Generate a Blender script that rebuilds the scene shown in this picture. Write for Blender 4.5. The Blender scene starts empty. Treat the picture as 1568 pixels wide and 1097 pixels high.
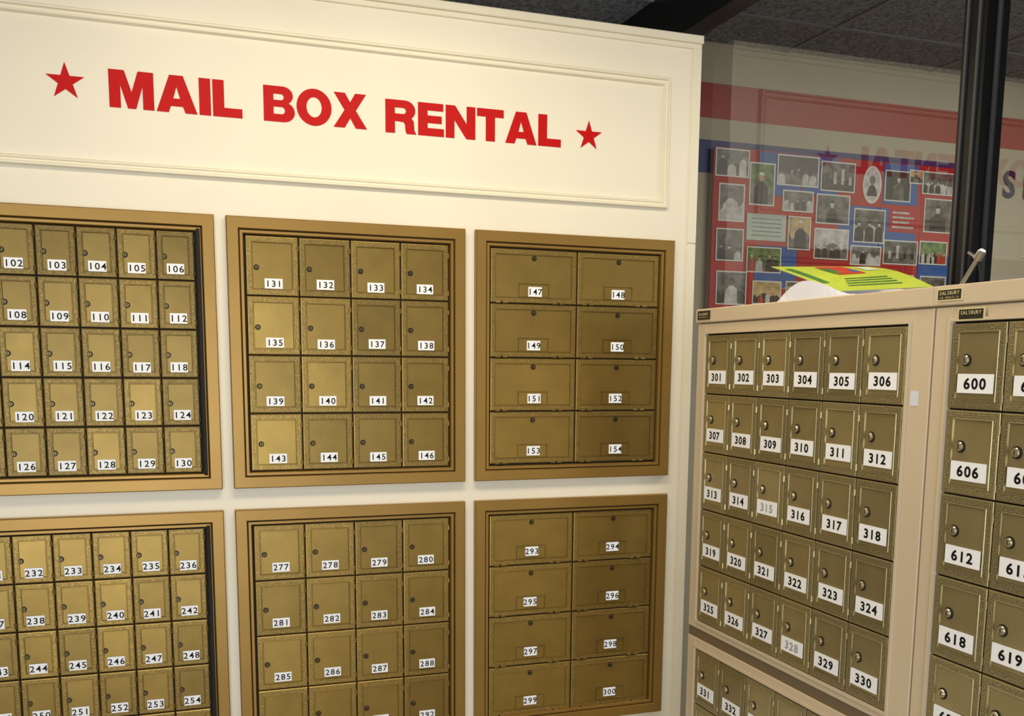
import bpy, math, random
from mathutils import Matrix, Vector
random.seed(7)
ZOOM=None
scene=bpy.context.scene
try:
    scene.view_settings.view_transform='Standard'; scene.view_settings.look='None'
except Exception: pass

# ---------------------------------------------------------------- materials
def srgb(r,g,b):
    f=lambda c:(c/255/12.92) if c/255<=0.04045 else ((c/255+.055)/1.055)**2.4
    return (f(r),f(g),f(b),1)
def newmat(name):
    m=bpy.data.materials.new(name); m.use_nodes=True
    nt=m.node_tree; return m,nt,nt.nodes['Principled BSDF']
def mat(name,col,rough=.5,metal=0.,noise=0.,nscale=8.,bump=0.,bscale=200.,attr=False,spec=.5):
    m,nt,b=newmat(name); N=nt.nodes; L=nt.links
    b.inputs['Roughness'].default_value=rough; b.inputs['Metallic'].default_value=metal
    b.inputs['Specular IOR Level'].default_value=spec
    tc=N.new('ShaderNodeTexCoord')
    src=None
    if noise>0:
        n=N.new('ShaderNodeTexNoise'); n.inputs['Scale'].default_value=nscale; n.inputs['Detail'].default_value=5
        L.new(tc.outputs['Object'],n.inputs['Vector'])
        r=N.new('ShaderNodeMapRange'); r.inputs['From Min'].default_value=.3; r.inputs['From Max'].default_value=.7
        r.inputs['To Min'].default_value=1-noise; r.inputs['To Max'].default_value=1+noise
        L.new(n.outputs['Fac'],r.inputs['Value']); src=r.outputs['Result']
    if attr:
        a=N.new('ShaderNodeAttribute'); a.attribute_name='tone'
        if src:
            mm=N.new('ShaderNodeMath'); mm.operation='MULTIPLY'; L.new(src,mm.inputs[0]); L.new(a.outputs['Fac'],mm.inputs[1]); src=mm.outputs[0]
        else: src=a.outputs['Fac']
    if src:
        v=N.new('ShaderNodeVectorMath'); v.operation='SCALE'; v.inputs[0].default_value=col[:3]; L.new(src,v.inputs['Scale'])
        L.new(v.outputs['Vector'],b.inputs['Base Color'])
    else: b.inputs['Base Color'].default_value=col
    if bump>0:
        n=N.new('ShaderNodeTexNoise'); n.inputs['Scale'].default_value=bscale; n.inputs['Detail'].default_value=3
        L.new(tc.outputs['Object'],n.inputs['Vector'])
        bp=N.new('ShaderNodeBump'); bp.inputs['Strength'].default_value=bump; bp.inputs['Distance'].default_value=.002
        L.new(n.outputs['Fac'],bp.inputs['Height']); L.new(bp.outputs['Normal'],b.inputs['Normal'])
    return m
def ornament(name,col,rough,metal):
    m,nt,b=newmat(name); N=nt.nodes; L=nt.links
    b.inputs['Roughness'].default_value=rough; b.inputs['Metallic'].default_value=metal
    tc=N.new('ShaderNodeTexCoord')
    v=N.new('ShaderNodeTexVoronoi'); v.distance='CHEBYCHEV'; v.inputs['Scale'].default_value=300; v.inputs['Randomness'].default_value=.35
    L.new(tc.outputs['Object'],v.inputs['Vector'])
    r=N.new('ShaderNodeMapRange'); r.inputs['From Min'].default_value=.1; r.inputs['From Max'].default_value=.55
    r.inputs['To Min'].default_value=.2; r.inputs['To Max'].default_value=1.05
    L.new(v.outputs['Distance'],r.inputs['Value'])
    a=N.new('ShaderNodeAttribute'); a.attribute_name='tone'
    mm=N.new('ShaderNodeMath'); mm.operation='MULTIPLY'; L.new(r.outputs['Result'],mm.inputs[0]); L.new(a.outputs['Fac'],mm.inputs[1])
    s=N.new('ShaderNodeVectorMath'); s.operation='SCALE'; s.inputs[0].default_value=col[:3]; L.new(mm.outputs[0],s.inputs['Scale'])
    L.new(s.outputs['Vector'],b.inputs['Base Color'])
    bp=N.new('ShaderNodeBump'); bp.inputs['Strength'].default_value=.6; bp.inputs['Distance'].default_value=.0008
    L.new(v.outputs['Distance'],bp.inputs['Height']); L.new(bp.outputs['Normal'],b.inputs['Normal'])
    return m
M={}
M['wall']=mat('cream_wall_paint',srgb(240,231,208),.45,0,.035,2.5,.06,60)
M['trimw']=mat('cream_trim_paint',srgb(238,229,204),.38,0,.03,5.)
M['brass']=mat('brass_paint',srgb(150,122,60),.32,.72,.10,14,.08,500,attr=True)
M['brass_frame']=mat('brass_frame_metal',srgb(154,119,56),.36,.5,.06,6)
M['brass_orn']=ornament('brass_ornament',srgb(156,128,66),.36,.7)
M['dark']=mat('dark_gap_and_shade',srgb(24,19,12),.8)  # gaps around doors, and the painted shade strip in two banks
M['lock']=mat('lock_metal',srgb(96,82,50),.3,.9)
M['keyhole']=mat('keyhole_black',srgb(15,14,12),.6)
M['label']=mat('label_white',srgb(248,248,248),.5)
M['ink']=mat('label_ink',srgb(14,14,16),.6,spec=.2)
M['ink_fade']=mat('label_ink_faded',srgb(165,165,168),.6)
M['brass_r']=mat('olive_brass_paint',srgb(160,146,104),.32,.65,.08,14,.08,500,attr=True)
M['brass_r_orn']=ornament('olive_brass_ornament',srgb(172,158,114),.36,.6)
M['lock_r']=mat('lock_nickel',srgb(200,188,158),.28,.9)
M['tan']=mat('tan_enamel',srgb(207,188,158),.35,0,.03,3.)
M['tan_dark']=mat('tan_enamel_groove',srgb(112,94,68),.5)
M['plate']=mat('name_plate_dark',srgb(35,30,22),.4)
M['gold']=mat('plate_gold_print',srgb(220,205,150),.4)
M['red']=mat('sign_red_vinyl',srgb(196,14,14),.5,spec=.15)
M['black']=mat('black_aluminium',srgb(16,16,18),.3,.3)
M['rubber']=mat('grey_gasket',srgb(70,72,76),.35,.4)
M['steel']=mat('steel',srgb(170,170,165),.3,.9)
M['paper']=mat('white_paper',srgb(218,219,230),.55)
M['fl_red']=mat('flyer_red',srgb(196,60,44),.45,0,.2,60)

def ceiling_mat():
    m,nt,b=newmat('ceiling_tile_speckled'); N=nt.nodes; L=nt.links
    tc=N.new('ShaderNodeTexCoord')
    n=N.new('ShaderNodeTexNoise'); n.inputs['Scale'].default_value=85; n.inputs['Detail'].default_value=6; n.inputs['Roughness'].default_value=.75
    L.new(tc.outputs['Object'],n.inputs['Vector'])
    cr=N.new('ShaderNodeValToRGB'); cr.color_ramp.elements[0].position=.40; cr.color_ramp.elements[0].color=srgb(98,100,104)
    cr.color_ramp.elements[1].position=.58; cr.color_ramp.elements[1].color=srgb(164,168,176)
    L.new(n.outputs['Fac'],cr.inputs['Fac']); L.new(cr.outputs['Color'],b.inputs['Base Color'])
    b.inputs['Roughness'].default_value=.95
    bp=N.new('ShaderNodeBump'); bp.inputs['Strength'].default_value=.4; bp.inputs['Distance'].default_value=.003
    L.new(n.outputs['Fac'],bp.inputs['Height']); L.new(bp.outputs['Normal'],b.inputs['Normal'])
    return m
M['ceil']=ceiling_mat()
M['tbar']=mat('ceiling_tbar',srgb(136,139,144),.5)
def glass_mat():
    m=bpy.data.materials.new('partition_glass'); m.use_nodes=True; nt=m.node_tree; nt.nodes.clear()
    o=nt.nodes.new('ShaderNodeOutputMaterial'); t=nt.nodes.new('ShaderNodeBsdfTransparent'); g=nt.nodes.new('ShaderNodeBsdfGlossy')
    t.inputs['Color'].default_value=(.90,.92,.91,1); g.inputs['Roughness'].default_value=0.0
    fr=nt.nodes.new('ShaderNodeFresnel'); fr.inputs['IOR'].default_value=1.5
    mm=nt.nodes.new('ShaderNodeMath'); mm.operation='MULTIPLY'; mm.inputs[1].default_value=1.5; mm.use_clamp=True
    mx=nt.nodes.new('ShaderNodeMixShader')
    L=nt.links; L.new(fr.outputs[0],mm.inputs[0]); L.new(mm.outputs[0],mx.inputs[0]); L.new(t.outputs[0],mx.inputs[1]); L.new(g.outputs[0],mx.inputs[2]); L.new(mx.outputs[0],o.inputs['Surface'])
    return m
M['glass']=glass_mat()

# ---------------------------------------------------------------- mesh builder
class MB:
    def __init__(s,fn=None): s.v=[];s.f=[];s.m=[];s.t=[];s.mats=[];s.fn=fn or (lambda a,b,c:(a,b,c)); s.tone=1.0
    def mi(s,k):
        if k not in s.mats: s.mats.append(k)
        return s.mats.index(k)
    def add(s,vs,fs,k):
        o=len(s.v); i=s.mi(k)
        for p in vs: s.v.append(s.fn(*p)); s.t.append(s.tone)
        for f in fs: s.f.append(tuple(o+q for q in f)); s.m.append(i)
    def box(s,a0,a1,b0,b1,c0,c1,k,ch=0.0):
        e=ch
        vs=[(a0,b0,c0),(a1,b0,c0),(a1,b1,c0),(a0,b1,c0)]
        fs=[(3,2,1,0)]
        if e>0:
            vs+=[(a0,b0,c1-e),(a1,b0,c1-e),(a1,b1,c1-e),(a0,b1,c1-e)]
            vs+=[(a0+e,b0+e,c1),(a1-e,b0+e,c1),(a1-e,b1-e,c1),(a0+e,b1-e,c1)]
            for q in (0,4):
                for i in range(4):
                    j=(i+1)%4; fs.append((q+i,q+j,q+4+j,q+4+i))
            fs.append((8,9,10,11))
        else:
            vs+=[(a0,b0,c1),(a1,b0,c1),(a1,b1,c1),(a0,b1,c1)]
            for i in range(4):
                j=(i+1)%4; fs.append((i,j,4+j,4+i))
            fs.append((4,5,6,7))
        s.add(vs,fs,k)
    def quad(s,a0,a1,b0,b1,c,k): s.add([(a0,b0,c),(a1,b0,c),(a1,b1,c),(a0,b1,c)],[(0,1,2,3)],k)
    def panel(s,a0,a1,b0,b1,c,k):
        # very slightly tilted sheet so every door catches the light differently
        tx=random.uniform(-.0006,.0006); tz=random.uniform(-.0006,.0006)
        vs=[(a0,b0,c-tx-tz),(a1,b0,c+tx-tz),(a1,b1,c+tx+tz),(a0,b1,c-tx+tz)]
        s.add(vs,[(0,1,2,3)],k)
    def ring(s,a0,a1,b0,b1,prof,ks):
        vs=[]
        for d,h in prof: vs+=[(a0+d,b0+d,h),(a1-d,b0+d,h),(a1-d,b1-d,h),(a0+d,b1-d,h)]
        for n in range(len(prof)-1):
            fs=[]
            for i in range(4):
                j=(i+1)%4; fs.append((4*n+i,4*n+j,4*n+4+j,4*n+4+i))
            k=ks if isinstance(ks,str) else ks[n]
            s.add([vs[q] for q in range(4*n,4*n+8)],[tuple(x-4*n for x in f) for f in fs],k)
    def cyl(s,a,b,c0,c1,r,k,n=14,axis='c',ch=0.0):
        vs=[];fs=[]
        def P(x,y,z):
            if axis=='c': return (a+x,b+y,z)
            if axis=='b': return (a+x,z,b+y)
            return (z,a+x,b+y)
        rings=[(c0,r),(c1-ch,r)]+([(c1,r-ch)] if ch else [])
        for z,rr in rings:
            for i in range(n):
                t=2*math.pi*i/n; vs.append(P(rr*math.cos(t),rr*math.sin(t),z))
        for q in range(len(rings)-1):
            for i in range(n):
                j=(i+1)%n; fs.append((q*n+i,q*n+j,q*n+n+j,q*n+n+i))
        fs.append(tuple((len(rings)-1)*n+i for i in range(n))); fs.append(tuple(reversed(range(n))))
        s.add(vs,fs,k)
    def obj(s,name,parent=None,smooth=False):
        me=bpy.data.meshes.new(name); me.from_pydata(s.v,[],s.f)
        for k in s.mats: me.materials.append(M[k])
        me.polygons.foreach_set('material_index',s.m)
        at=me.attributes.new('tone','FLOAT','POINT'); at.data.foreach_set('value',s.t)
        me.update(); o=bpy.data.objects.new(name,me); scene.collection.objects.link(o)
        if parent: o.parent=parent
        return o
def empty(name):
    e=bpy.data.objects.new(name,None); scene.collection.objects.link(e); return e
WALL=lambda a,b,c:(a,-c,b)
XR=1.0512
UNIT=lambda a,b,c:(XR-c,-a,b)

# ---------------------------------------------------------------- glyphs
def curve_tris(me_src):
    dg=bpy.context.evaluated_depsgraph_get(); ev=me_src.evaluated_get(dg); me=ev.to_mesh()
    v=[(p.co.x,p.co.y) for p in me.vertices]; f=[tuple(p.vertices) for p in me.polygons]
    ev.to_mesh_clear(); return v,f
def text_glyph(ch,off=.012):
    cu=bpy.data.curves.new('g','FONT'); cu.body=ch; cu.size=1; cu.offset=off; cu.resolution_u=3
    o=bpy.data.objects.new('g',cu); scene.collection.objects.link(o)
    bpy.context.view_layer.update(); r=curve_tris(o)
    bpy.data.objects.remove(o); return r
G={}
def glyph(ch,off=.015):
    if (ch,off) not in G:
        v,f=text_glyph(ch,off); G[(ch,off)]=(v,f,max((p[0] for p in v),default=0),min((p[0] for p in v),default=0))
    return G[(ch,off)]
def put_text(mb,txt,ac,bc,c,h,k,off=.015,adv=None,xs=1.0):
    s=h/.70; adv=adv or .60
    gl=[glyph(t,off) for t in txt]
    w=adv*s*xs*len(txt)
    for n,(v,f,x1,x0) in enumerate(gl):
        cx=ac-w/2+(n+.5)*adv*s*xs
        mid=(x0+x1)/2
        mb.add([(cx+(p[0]-mid)*s*xs,bc-h/2+p[1]*s,c) for p in v],f,k)

# ---------------------------------------------------------------- doors
def small_door(mb,lb,a0,b0,w,h,label,lz,br,orn,lk,lw,lh,dh,lockf=(.2,.47),lr=.0052,ink='ink',off=.012,tone=1.0,xs=1.0):
    g=.0014; mb.tone=tone*random.uniform(.86,1.14)
    A0,A1,B0,B1=a0+g,a0+w-g,b0+g,b0+h-g
    o=.0105 if w<.1 else .0125
    mb.ring(A0,A1,B0,B1,[(0,0),(0,.0065),(.001,.0075),(.0025,.0078)],br)
    mb.ring(A0,A1,B0,B1,[(.0025,.0078),(o,.0078)],orn)
    mb.ring(A0,A1,B0,B1,[(o,.0078),(o+.0008,.0088),(o+.002,.0088),(o+.003,.0050)],br)
    mb.panel(A0+o+.003,A1-o-.003,B0+o+.003,B1-o-.003,.0062,br)
    la,lbz=a0+w*lockf[0],b0+h*lockf[1]
    mb.cyl(la,lbz,.006,.0076,lr*1.3,'keyhole')
    mb.cyl(la,lbz,.006,.0105,lr,lk,ch=.001)
    mb.cyl(la,lbz,.0105,.0118,lr*.62,lk,n=12)
    mb.box(la-.0009,la+.0009,lbz-lr*.5,lbz+lr*.5,.0118,.0121,'keyhole')
    for hz in (b0+h*.14,b0+h*.80):
        mb.cyl(A1-.0005,.0075,hz-.006,hz+.006,.0028,br,n=8,axis='b')
    lc=a0+w/2+random.uniform(-.002,.002); z=lz+random.uniform(-.0015,.0015)
    if label:
        lb.box(lc-lw/2,lc+lw/2,z-lh/2,z+lh/2,.0075,.0094,'label')
        put_text(lb,label,lc,z,.0097,dh,ink,off=off,xs=xs)
def wide_door(mb,lb,a0,b0,w,h,label,lz,tone=1.0):
    g=.0016; mb.tone=tone*random.uniform(.88,1.1); br='brass'
    A0,A1,B0,B1=a0+g,a0+w-g,b0+g,b0+h-g; o=.012
    mb.ring(A0,A1,B0,B1,[(0,0),(0,.0065),(.001,.0075),(.0025,.0078)],br)
    mb.ring(A0,A1,B0,B1,[(.0025,.0078),(o,.0078)],'brass_orn')
    mb.ring(A0,A1,B0,B1,[(o,.0078),(o+.0008,.0088),(o+.002,.0088),(o+.003,.0050)],br)
    mb.panel(A0+o+.003,A1-o-.003,B0+o+.003,B1-o-.003,.0062,br)
    la=a0+w/2; lbz=b0+h*.83
    mb.cyl(la,lbz,.006,.0076,.0068,'keyhole')
    mb.cyl(la,lbz,.006,.0105,.0052,'lock',ch=.001); mb.box(la-.0008,la+.0008,lbz-.0025,lbz+.0025,.0105,.0112,'keyhole')
    mb.ring(la-.042,la+.042,b0+.017,b0+.052,[(0,.0052),(0,.0086),(.0012,.0086),(.0024,.0060)],['keyhole',br,'brass_orn'])
    for ha in (a0+w*.13,a0+w*.78):
        mb.cyl(B0+.0005,.0078,ha-.016,ha+.016,.0028,br,n=8,axis='a')
        mb.cyl(B0+.0005,.0078,ha-.003,ha+.003,.0032,'keyhole',n=8,axis='a')
    if label:
        lc=la+random.uniform(-.003,.003)
        lb.box(lc-.0185,lc+.0185,lz-.0125,lz+.0125,.0060,.0092,'label')
        put_text(lb,label,lc,lz,.0095,.0150,'ink',off=.012,xs=1.08)

FR=[(0,0),(0,.017),(.002,.019),(.026,.019),(.0275,.0165),(.028,.010),(.0292,.010),(.0298,.0135),(.031,.0145),(.0365,.0145),(.038,.012),(.039,.001)]
FK=['brass_frame']*5+['dark']*1+['brass_frame']*5
def wall_bank(rect,region,cols,rows,kind,labels,lz0,pitch,tone=1.0,shade_strip=False):
    root=empty('mailbox_bank')
    mb=MB(WALL); lb=MB(WALL)
    a0,a1,b0,b1=rect
    mb.ring(a0,a1,b0,b1,FR,FK)
    mb.quad(a0+.03,a1-.03,b0+.03,b1-.03,.001,'dark')
    ra0,ra1,rb0,rb1=region
    if shade_strip: mb.box(ra1+.004,ra1+.0125,rb0-.006,rb1+.006,.012,.0150,'dark')  # dark strip painted in as the shadow along the right inner frame edge
    w=(ra1-ra0)/cols; h=(rb1-rb0)/rows
    for j in range(rows):
        for i in range(cols):
            t=labels(i,j)
            if kind=='s': small_door(mb,lb,ra0+i*w,rb1-(j+1)*h,w,h,t,lz0-pitch*j,'brass','brass_orn','lock',.038 if w<.1 else .042,.0235,.0145,tone=tone,xs=1.08)
            else: wide_door(mb,lb,ra0+i*w,rb1-(j+1)*h,w,h,t,lz0-pitch*j,tone)
    mb.obj('frame_and_doors',root); lb.obj('number_labels',root)
    return root
UB0,UB1=1.196,1.836; LB0,LB1=.508,1.143
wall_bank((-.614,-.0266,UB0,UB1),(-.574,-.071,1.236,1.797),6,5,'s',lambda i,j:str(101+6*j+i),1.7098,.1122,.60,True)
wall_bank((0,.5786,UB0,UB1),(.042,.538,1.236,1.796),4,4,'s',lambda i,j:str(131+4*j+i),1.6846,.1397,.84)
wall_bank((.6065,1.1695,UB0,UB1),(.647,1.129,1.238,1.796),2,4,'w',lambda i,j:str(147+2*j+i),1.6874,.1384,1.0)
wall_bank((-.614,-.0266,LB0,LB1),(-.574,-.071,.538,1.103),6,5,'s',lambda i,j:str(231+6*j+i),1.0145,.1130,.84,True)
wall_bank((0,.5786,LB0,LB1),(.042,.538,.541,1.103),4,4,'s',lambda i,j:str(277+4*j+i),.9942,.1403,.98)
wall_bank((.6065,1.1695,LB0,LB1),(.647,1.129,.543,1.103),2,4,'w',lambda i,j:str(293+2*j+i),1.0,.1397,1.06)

# ---------------------------------------------------------------- free standing units
def free_unit(off,first,first2,faded=()):
    root=empty('freestanding_mailbox_unit')
    mb=MB(UNIT); lb=MB(UNIT)
    L0,L1=.384+off,1.163+off; R0=.424+off; w=.1132; h=.1362
    mb.box(L0,L1,.0,1.629,-.185,-.002,'tan')
    mb.box(L0-.004,L1+.0,1.600,1.632,-.187,.012,'tan',ch=.002)
    R1=R0+6*w
    for (zt,zb,rows,fr) in ((1.598,.870,5,first),(.846,.118,5,first2)):
        top=zt-.026
        bot=top-5*h
        mb.box(L0,R0-.002,zb,zt,-.002,.007,'tan',ch=.0015)
        mb.box(R1+.002,L1,zb,zt,-.002,.007,'tan',ch=.0015)
        mb.box(R0-.002,R1+.002,top+.002,zt,-.002,.007,'tan',ch=.0015)
        mb.box(R0-.002,R1+.002,zb,bot-.002,-.002,.007,'tan',ch=.0015)
        mb.ring(R0-.008,R1+.010,bot-.006,top+.008,[(0,.006),(0,.0105),(.0055,.0105),(.0055,-.001)],'tan')
        mb.quad(R0-.002,R1+.002,bot-.002,top+.002,-.0005,'dark')
        for j in range(rows):
            for i in range(6):
                n=fr+6*j+i
                small_door(mb,lb,R0+i*w,top-(j+1)*h,w,h,str(n),top-(j+1)*h+.0405,'brass_r','brass_r_orn','lock_r',.074,.030,.0165,
                           lockf=(.30,.57),lr=.0075,ink='ink_fade' if n in faded else 'ink',off=.03,xs=1.15)
    mb.box(L0,L1,.846,.870,-.002,.004,'tan_dark')
    mb.box(L0,L1,.0,.118,-.002,.006,'tan',ch=.0015)
    if off==0: lb.box(1.120,1.139,1.437,1.462,.007,.0076,'paper')
    pa=L0+.035
    mb.box(pa-.028,pa+.028,1.607,1.627,.012,.0135,'gold' if off else 'plate')
    mb.box(pa-.025,pa+.025,1.6095,1.6245,.0135,.014,'plate')
    put_text(lb,'SALSBURY',pa,1.6195,.0142,.0055,'gold',off=.01,adv=.7)
    put_text(lb,'LOS ANGELES CA',pa,1.6125,.0142,.003,'gold',off=.0,adv=.7)
    if off:
        pb=R0+.042
        mb.box(pb-.028,pb+.028,1.5745,1.5945,.0105,.0118,'gold'); mb.box(pb-.025,pb+.025,1.577,1.592,.0118,.0124,'plate')
        put_text(lb,'SALSBURY',pb,1.587,.0126,.0055,'gold',off=.01,adv=.7)
    mb.obj('cabinet_and_doors',root); lb.obj('number_labels',root)
    return root
free_unit(0,301,331,(315,328))
free_unit(.783,600,630)

# ---------------------------------------------------------------- walls / ceiling / floor
def box_obj(name,x0,x1,y0,y1,z0,z1,k,parent=None):
    mb=MB(); mb.box(x0,x1,y0,y1,z0,z1,k); return mb.obj(name,parent)
ZC=2.57
wa=box_obj('wall_front',-3.2,1.238,0,.10,0,2.3686,'wall')
tr=MB(WALL)
tr.box(-3.2,1.242,2.352,2.3725,-.10,.012,'trimw',ch=.002)
tr.box(-3.2,1.240,2.338,2.352,-.02,.006,'trimw',ch=.002)
tr.box(1.214,1.240,0,1.832,-.02,.004,'trimw',ch=.001)
tr.box(1.214,1.240,1.834,2.338,-.02,.005,'trimw',ch=.001)
tr.obj('trim_1')
mo=MB(WALL)
mo.ring(-1.3,1.1478,1.9206,2.2567,[(0,0),(0,.009),(.002,.012),(.006,.012),(.008,.007),(.010,.0055),(.013,.0055),(.015,.009),(.018,.009),(.021,.003),(.022,0)],'trimw')
mo.obj('trim_2')
bb=MB(WALL); bb.box(-3.2,1.238,0,.10,0,.012,'trimw',ch=.003); bb.obj('baseboard_front')
M['floor']=mat('floor_tile_beige',srgb(150,135,112),.4,0,.08,3.)
box_obj('floor',-3.2,4.2,-5.0,.8,-.05,0,'floor')
M['wall_room']=mat('room_wall_paint',srgb(225,218,200),.6,0,.02,3.)
box_obj('wall_left',-3.3,-3.2,-5.0,.8,0,ZC,'wall_room')
ce=MB(); ce.box(-3.2,4.2,-5.0,.8,ZC,ZC+.03,'ceil')
ceil=ce.obj('ceiling')
tb=MB()
xs=[1.9+.61*k for k in range(-8,4)]; ys=[.33-.61*k for k in range(0,9)]
for x in xs: tb.box(x-.008,x+.008,-5.0,.6,ZC-.004,ZC+.001,'tbar')
for y in ys: tb.box(-3.2,4.2,y-.008,y+.008,ZC-.0045,ZC+.0005,'tbar')
tb.obj('ceiling_grid',ceil)
M['wall_back']=mat('back_room_paint',srgb(200,190,166),.6,0,.03,3.)
M['band_red']=mat('stripe_red',srgb(176,8,20),.5,0,.05,4.)
M['band_blue']=mat('stripe_blue',srgb(8,40,118),.5,0,.05,4.)
M['navy']=mat('stripe_letter_navy',srgb(20,34,84),.5)
wb=box_obj('wall_back',-3.2,4.2,.6,.7,0,ZC,'wall_back')
st=MB(lambda a,b,c:(a,.6-c,b))
st.box(1.25,4.2,2.328,2.440,0,.002,'band_red'); st.box(1.25,2.84,2.150,2.257,0,.002,'band_blue')
put_text(st,'SERVICE',3.22,2.20,.003,.095,'navy',off=.03,adv=.75)
st.obj('stripe_lettering',wb)
box_obj('wall_right',4.2,4.3,-5.0,.8,0,ZC,'wall_room')

# glass partition
gp=empty('window_1')
g=MB(); g.add([(1.287,.6,.0),(1.287,-4.9,.0),(1.287,-4.9,2.43),(1.287,.6,2.43)],[(0,1,2,3)],'glass'); g.obj('glass_pane',gp)
fm=MB()
for y0,y1 in ((-1.001,-.944),(-2.6,-2.54),(-4.2,-4.14)):
    fm.box(1.262,1.312,y0,y1,0,ZC,'black')
    fm.box(1.258,1.262,y0+.012,y0+.018,0,ZC,'rubber'); fm.box(1.258,1.262,y1-.016,y1-.010,0,ZC,'rubber')
    fm.box(1.284,1.290,y0-.008,y0,0,ZC-.15,'rubber')
fm.box(1.255,1.320,-5.0,.6,2.425,ZC,'black'); fm.box(1.262,1.312,-5.0,.6,0,.06,'black')
fm.obj('frame',gp)

# ---------------------------------------------------------------- sign lettering
def arc(cx,cy,rx,ry,t0,t1,n=10): return [(cx+rx*math.cos(math.radians(t0+(t1-t0)*i/n)),cy+ry*math.sin(math.radians(t0+(t1-t0)*i/n))) for i in range(n+1)]
LT={'M':(1.15,[[(0,0),(0,1),(.40,1),(.575,.44),(.75,1),(1.15,1),(1.15,0),(.86,0),(.86,.60),(.68,0),(.47,0),(.29,.60),(.29,0)]]),
'A':(1.08,[[(0,0),(.36,1),(.72,1),(1.08,0),(.76,0),(.70,.17),(.38,.17),(.32,0)],[(.45,.38),(.63,.38),(.54,.69)]]),
'I':(.31,[[(0,0),(0,1),(.31,1),(.31,0)]]),
'L':(.80,[[(0,0),(0,1),(.31,1),(.31,.25),(.80,.25),(.80,0)]]),
'E':(.84,[[(0,0),(0,1),(.82,1),(.82,.77),(.31,.77),(.31,.62),(.77,.62),(.77,.39),(.31,.39),(.31,.24),(.84,.24),(.84,0)]]),
'T':(.90,[[(0,1),(.9,1),(.9,.75),(.605,.75),(.605,0),(.295,0),(.295,.75),(0,.75)]]),
'N':(.98,[[(0,0),(0,1),(.31,1),(.69,.46),(.69,1),(.98,1),(.98,0),(.68,0),(.29,.55),(.29,0)]]),
'X':(1.06,[[(0,0),(.35,.51),(.02,1),(.37,1),(.53,.74),(.69,1),(1.04,1),(.71,.51),(1.06,0),(.70,0),(.53,.28),(.35,0)]]),
'O':(1.08,[arc(.54,.5,.54,.525,0,352,44),arc(.54,.5,.235,.285,0,348,30)]),
'B':(.94,[[(0,0),(0,1)]+arc(.58,.745,.31,.255,90,-55,12)+arc(.60,.285,.34,.285,50,-90,14),
     [(.30,.61)]+arc(.53,.695,.08,.085,-90,90,8)+[(.30,.78)],[(.30,.22)]+arc(.55,.32,.09,.10,-90,90,8)+[(.30,.42)]]),
'R':(.98,[[(0,0),(0,1)]+arc(.62,.705,.33,.295,90,-50,12)+[(.90,.38),(.92,.12),(.98,0),(.67,0),(.63,.10),(.62,.27),(.57,.35),(.30,.36),(.30,0)],
     [(.30,.59)]+arc(.56,.68,.09,.09,-90,90,8)+[(.30,.77)]])}
def letter_tris(contours):
    cu=bpy.data.curves.new('l','CURVE'); cu.dimensions='2D'; cu.fill_mode='BOTH'
    for c in contours:
        sp=cu.splines.new('POLY'); sp.points.add(len(c)-1); sp.use_cyclic_u=True
        for i,(x,y) in enumerate(c): sp.points[i].co=(x,y,0,1)
    o=bpy.data.objects.new('l',cu); scene.collection.objects.link(o); bpy.context.view_layer.update()
    r=curve_tris(o); bpy.data.objects.remove(o); return r
sg=MB(WALL)
def word(txt,x0,x1,z0,H):
    sp=.055; tot=sum(LT[c][0] for c in txt)+sp*(len(txt)-1); k=(x1-x0)/tot; x=x0
    for c in txt:
        v,f=letter_tris(LT[c][1])
        sg.add([(x+p[0]*k,z0+p[1]*H,.0012) for p in v],f,'red'); x+=(LT[c][0]+sp)*k
word('MAIL',-.239,.046,2.058,.081); word('BOX',.094,.336,2.058,.080); word('RENTAL',.381,.839,2.056,.078)
def star(cx,cz,r):
    pts=[]
    for i in range(10):
        t=math.pi/2+i*math.pi/5; rr=r if i%2==0 else r*.382
        pts.append((cx+rr*math.cos(t),cz+rr*math.sin(t)))
    v,f=letter_tris([pts]); sg.add([(p[0],p[1],.0012) for p in v],f,'red')
star(-.327,2.103,.041); star(.917,2.091,.039)
sg.obj('sign_lettering')

# ---------------------------------------------------------------- photo collage on back wall
M['c_red']=mat('collage_red_paper',srgb(190,20,26),.6,0,.06,6)
M['c_blue']=mat('collage_blue_paper',srgb(44,100,176),.6,0,.06,6)
M['ph_border']=mat('photo_border',srgb(236,234,226),.4)
M['ph_dark']=mat('photo_dark_grey',srgb(34,33,32),.4,0,.9,45)
M['ph_mid']=mat('photo_mid_grey',srgb(104,102,98),.4,0,.8,38)
M['ph_light']=mat('photo_light_grey',srgb(206,204,198),.4,0,.35,38)
M['ph_cert']=mat('photo_certificate',srgb(196,212,196),.5,0,.05,40)
M['ph_skin']=mat('photo_skin',srgb(214,164,132),.5)
M['ph_tan']=mat('photo_tan',srgb(206,176,120),.5,0,.4,30)
M['ph_green']=mat('photo_foliage',srgb(96,128,70),.5,0,.7,40)
M['ph_sky']=mat('photo_sky',srgb(140,176,206),.5,0,.2,30)
M['ph_navy']=mat('photo_navy',srgb(18,20,40),.5)
cl=MB(lambda a,b,c:(a,.6-.024-c,b))
X0,X1,Z0,Z1=1.618,2.66,1.45,2.232
cl.box(X0,X1,Z0,Z1,-.002,.002,'c_red')
nx,nz=6,5
BL_={(1,0),(2,0),(3,1),(4,1),(1,2),(4,0),(5,2),(3,3)}
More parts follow.
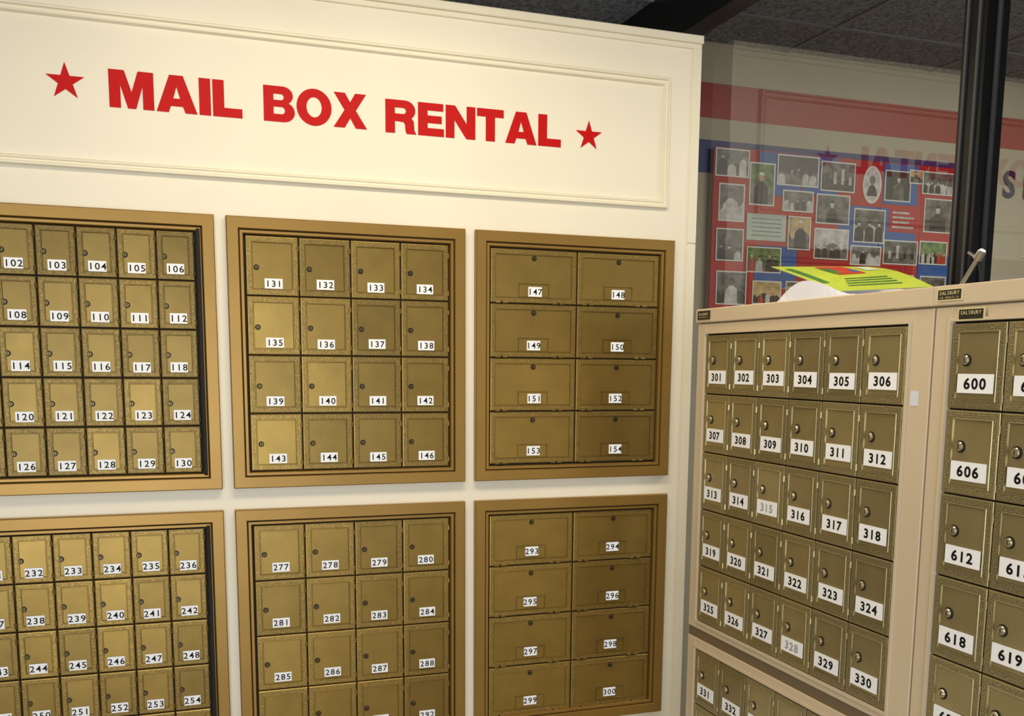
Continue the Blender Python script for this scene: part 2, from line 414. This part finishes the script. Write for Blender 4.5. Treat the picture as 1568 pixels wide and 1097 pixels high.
for i in range(nx):
    for j in range(nz):
        a=X0+(X1-X0)*i/nx; b=Z1-(Z1-Z0)*(j+1)/nz
        if (i,j) in BL_:
            cl.box(a-.01*(j%2),a+(X1-X0)/nx-.02+.015*(i%2),b+.012*(i%3),b+(Z1-Z0)/nz-.003,.002,.004,'c_blue')
        else: cl.box(a,a+(X1-X0)/nx-.003,b,b+(Z1-Z0)/nz-.003,.002,.0034,'c_red')
PH=[(1.623,2.229,1.755,2.137,'b'),(1.757,2.192,1.858,2.050,'c'),(1.865,2.226,2.035,2.123,'b'),(2.043,2.217,2.188,2.115,'l'),(2.223,2.215,2.304,2.084,'o'),(2.318,2.206,2.433,2.098,'p'),
(2.424,2.214,2.487,2.165,'t'),(2.483,2.213,2.631,2.132,'b'),(1.640,2.115,1.741,1.990,'p'),(1.892,2.109,2.018,2.037,'b'),(2.030,2.105,2.172,2.003,'p'),(2.191,2.065,2.328,1.946,'b'),
(2.345,2.078,2.470,1.990,'r'),(2.500,2.119,2.637,1.997,'p'),(1.752,2.022,1.910,1.933,'g'),(1.918,2.022,2.012,1.908,'c'),(2.029,1.988,2.175,1.881,'b'),(2.327,1.962,2.481,1.875,'l'),
(2.488,1.966,2.616,1.881,'c'),(1.634,1.967,1.742,1.858,'b'),(1.757,1.912,1.897,1.824,'c'),(2.184,1.936,2.318,1.866,'b'),(1.640,1.825,1.761,1.711,'p'),(1.784,1.797,1.902,1.716,'c'),
(1.92,1.80,2.05,1.70,'b'),(2.07,1.85,2.17,1.72,'b'),(2.20,1.83,2.33,1.72,'b'),(2.36,1.84,2.47,1.70,'c'),(2.50,1.84,2.62,1.73,'b'),(1.65,1.68,1.78,1.58,'b'),(1.82,1.68,1.94,1.56,'b'),(2.0,1.66,2.15,1.56,'b')]
def ell(mb,cx,cz,rx,rz,c,k,n=18,t0=0,t1=360):
    m_=n+(0 if t1-t0==360 else 1)
    mb.add([(cx+rx*math.cos(math.radians(t0+(t1-t0)*i/n)),cz+rz*math.sin(math.radians(t0+(t1-t0)*i/n)),c) for i in range(m_)],[tuple(range(m_))],k)
random.seed(21)
for n,(a0,b1,a1,b0,ty) in enumerate(PH):
    c=.0048+.0006*(n%4); w=a1-a0; h=b1-b0
    if ty=='o':
        ell(cl,(a0+a1)/2,(b0+b1)/2,w/2,h/2,c,'ph_border',24); ell(cl,(a0+a1)/2,(b0+b1)/2,w/2-.006,h/2-.006,c+.0004,'ph_light',24)
        ell(cl,(a0+a1)/2,b0+h*.62,w*.15,h*.13,c+.0008,'ph_mid'); ell(cl,(a0+a1)/2,b0+h*.2,w*.27,h*.3,c+.0007,'ph_dark',12,0,180); continue
    bd=.0045
    cl.quad(a0,a1,b0,b1,c,'ph_cert' if ty=='g' else ('c_red' if ty=='r' else 'ph_border'))
    if ty=='g':
        for q in range(5): cl.quad(a0+.02,a1-.02,b0+.015+.014*q,b0+.018+.014*q,c+.0003,'ph_mid')
        continue
    if ty=='r':
        for q in range(4): cl.quad(a0+.015,a1-.015-.02*(q%2),b0+.015+.017*q,b0+.022+.017*q,c+.0003,'ph_light')
        continue
    bg=random.choice(['ph_tan','ph_green','ph_sky']) if ty in 'tc' else random.choice(['ph_dark','ph_mid','ph_mid','ph_light'])
    cl.quad(a0+bd,a1-bd,b0+bd,b1-bd,c+.0003,bg)
    m1=random.choice(['ph_mid','ph_dark','ph_light'])
    top=[(a0+bd+(w-2*bd)*q/7,b0+h*random.uniform(.25,.55),c+.0004) for q in range(8)]
    cl.add([(a0+bd,b0+bd,c+.0004)]+[(a1-bd,b0+bd,c+.0004)]+top[::-1],[tuple(range(10))],m1)
    if ty=='l':
        for q in range(4):
            px=a0+w*(.15+.22*q); cl.quad(px,px+w*.08,b0+h*.25,b0+h*random.uniform(.5,.85),c+.0006,random.choice(['ph_dark','ph_light']))
        continue
    k=1 if (h>w*1.05 or ty in 'tp') else random.choice([2,3,4,5])
    for q in range(k):
        px=a0+bd+(w-2*bd)*(q+.5)/k+random.uniform(-.006,.006); sc=min((w-2*bd)/k*1.45,h*.9)*random.uniform(.8,1.)
        hz=b0+bd+min(sc*random.uniform(.85,1.3),h*random.uniform(.6,.74)); body=random.choice(['ph_dark','ph_light','ph_mid']) if ty!='c' else random.choice(['ph_navy','ph_light','fl_red'])
        if bg==body: body='ph_light' if bg!='ph_light' else 'ph_dark'
        sk='ph_skin' if ty=='c' else ('ph_light' if body!='ph_light' else 'ph_mid')
        hw=min(sc*random.uniform(.26,.38),(w/2-bd)*.98)
        l_=max(a0+bd,px-hw); r_=min(a1-bd,px+hw)
        cl.add([(l_,b0+bd,c+.0006),(r_,b0+bd,c+.0006),(r_-sc*.03,hz-sc*.30,c+.0006),(px+sc*.08,hz-sc*.15,c+.0006),(px-sc*.08,hz-sc*.15,c+.0006),(l_+sc*.03,hz-sc*.33,c+.0006)],[(0,1,2,3,4,5)],body)
        ell(cl,px,hz,sc*.10,sc*.14,c+.0008,sk); ell(cl,px,hz+sc*.06,sc*.11,sc*.10,c+.0009,'ph_dark' if (ty!='c' or q%2) else 'ph_border',10,0,180)
cl.obj('photo_collage')

# ---------------------------------------------------------------- flyer & papers on top of unit
M['lime']=mat('flyer_lime',srgb(180,198,64),.45,0,.08,14)
M['fl_grn']=mat('flyer_green',srgb(70,120,60),.45,0,.3,60)
M['fl_blu']=mat('flyer_blue',srgb(60,100,160),.45)
ps=empty('paper_stack')
FL=Vector((1.0512,-.892,1.642)); FRr=Vector((1.0512,-1.150,1.633)); BL=Vector((1.099,-.595,1.715)); BRt=Vector((1.146,-.860,1.694))
def fly(u,v,c):
    p=(FL*(1-u)+FRr*u)*(1-v)+(BL*(1-u)+BRt*u)*v
    nrm=Vector((-.25,-.2,.95)).normalized()
    return tuple(p+nrm*(c+.006*math.sin(math.pi*v)*(.3+u)))
fb=MB(fly)
def fgrid(u0,u1,v0,v1,c,k,n=8):
    vs=[];fs=[]
    for i in range(n+1):
        for j in range(n+1): vs.append((u0+(u1-u0)*i/n,v0+(v1-v0)*j/n,c))
    for i in range(n):
        for j in range(n):
            q=i*(n+1)+j; fs.append((q,q+n+1,q+n+2,q+1))
    fb.add(vs,fs,k)
fgrid(0,1,0,1,0,'lime'); fgrid(0,1,0,1,-.0012,'paper')
fgrid(.42,.70,.50,.92,.0010,'fl_red'); fgrid(.40,.50,.55,.80,.0013,'fl_grn'); fgrid(.62,.68,.56,.70,.0013,'fl_blu'); fgrid(.06,.14,.25,.85,.0010,'fl_grn'); fgrid(.78,.90,.62,.85,.0010,'ph_cert')
for q in range(4): fgrid(.25+.04*q,.80,.12+.07*q,.145+.07*q,.0010,'fl_grn',4)
fb.obj('flyer',ps)
pp=MB()
for q in range(7):
    y0=-.925+.010*q; y1=-.74+.010*q; x0=1.052+.003*q; x1=1.215
    n=10; vs=[];fs=[]
    for i in range(n+1):
        t=i/n; y=y0+(y1-y0)*t; z=1.6325+.001*q+(.032)*math.sin(math.pi*min(1,t*1.1)*.60)*(1-.04*q)
        vs+=[(x0,y,z),(x1,y,z+.004)]
    for i in range(n): fs.append((2*i,2*i+1,2*i+3,2*i+2))
    pp.add(vs,fs,'paper')
n=12; vs=[];fs=[]
for i in range(n+1):
    t=i/n; y=-.95+.25*t; zt=1.633+.036*math.sin(math.pi*min(1,t)**1.5); vs+=[(1.046,y,1.6325),(1.050,y,zt)]
for i in range(n): fs.append((2*i,2*i+1,2*i+3,2*i+2))
pp.add(vs,fs,'paper')
pp.box(1.05,1.21,-.95,-.70,1.632,1.6345,'paper')
pp.obj('sheets',ps)

lt=empty('window_latch')
def rod(name,p0,p1,r,k,parent):
    p0=Vector(p0);p1=Vector(p1); d=p1-p0; q=d.to_track_quat('Z','Y').to_matrix()
    mb=MB(lambda a,b,c:tuple(p0+q@Vector((a,b,c)))); mb.cyl(0,0,0,d.length,r,k,n=12,ch=r*.3); return mb.obj(name,parent)
rod('rod',(1.222,-1.012,1.632),(1.222,-1.066,1.700),.004,'steel',lt)
rod('knob',(1.222,-1.060,1.693),(1.222,-1.072,1.707),.008,'steel',lt)
rod('arm',(1.222,-1.06,1.695),(1.230,-1.03,1.708),.003,'steel',lt)
rod('cord',(1.222,-1.062,1.694),(1.215,-1.085,1.632),.0012,'keyhole',lt)

# ---------------------------------------------------------------- lights
def area(name,loc,target,sx,sy,e,col):
    l=bpy.data.lights.new(name,'AREA'); l.shape='RECTANGLE'; l.size=sx; l.size_y=sy; l.energy=e; l.color=col
    o=bpy.data.objects.new(name,l); scene.collection.objects.link(o); o.location=loc
    o.rotation_euler=(Vector(target)-Vector(loc)).to_track_quat('-Z','Y').to_euler(); return o
area('ceiling_lamp_1',(.35,-.9,2.54),(.35,-.85,0),1.2,.3,18,(1,.86,.62))
area('ceiling_lamp_2',(-1.3,-2.6,2.54),(-1.3,-2.6,0),1.2,.6,10,(1,.93,.82))
area('window_daylight',(-.6,-4.6,1.1),(.5,0,1.0),2.6,2.0,82,(.87,.93,1))
area('back_room_fill',(2.6,-.9,2.54),(2.6,-.6,0),1.2,.6,24,(1,.96,.9))  # unseen light added to brighten the room behind the glass
w=bpy.data.worlds.new('world'); scene.world=w; w.use_nodes=True
w.node_tree.nodes['Background'].inputs[0].default_value=(.85,.92,1,1); w.node_tree.nodes['Background'].inputs[1].default_value=.45

# ---------------------------------------------------------------- camera
f,cx,cy=2005.6,1062.3,1019.9
zk,zu,zv=ZOOM if ZOOM else (1.0,1029.5,720)
cd=bpy.data.cameras.new('camera'); cd.sensor_fit='HORIZONTAL'; cd.sensor_width=36; cd.lens=f/2059*36*zk
cd.shift_x=(zu-cx)*zk/2059; cd.shift_y=(cy-zv)*zk/2059; cd.clip_start=.05
co=bpy.data.objects.new('camera',cd); scene.collection.objects.link(co)
th,ph,ro=map(math.radians,(19.767,-8.145,.568))
co.matrix_world=Matrix.Translation((-.1395,-2.5029,1.5))@Matrix.Rotation(-th,4,'Z')@Matrix.Rotation(math.pi/2+ph,4,'X')@Matrix.Rotation(ro,4,'Z')
scene.camera=co
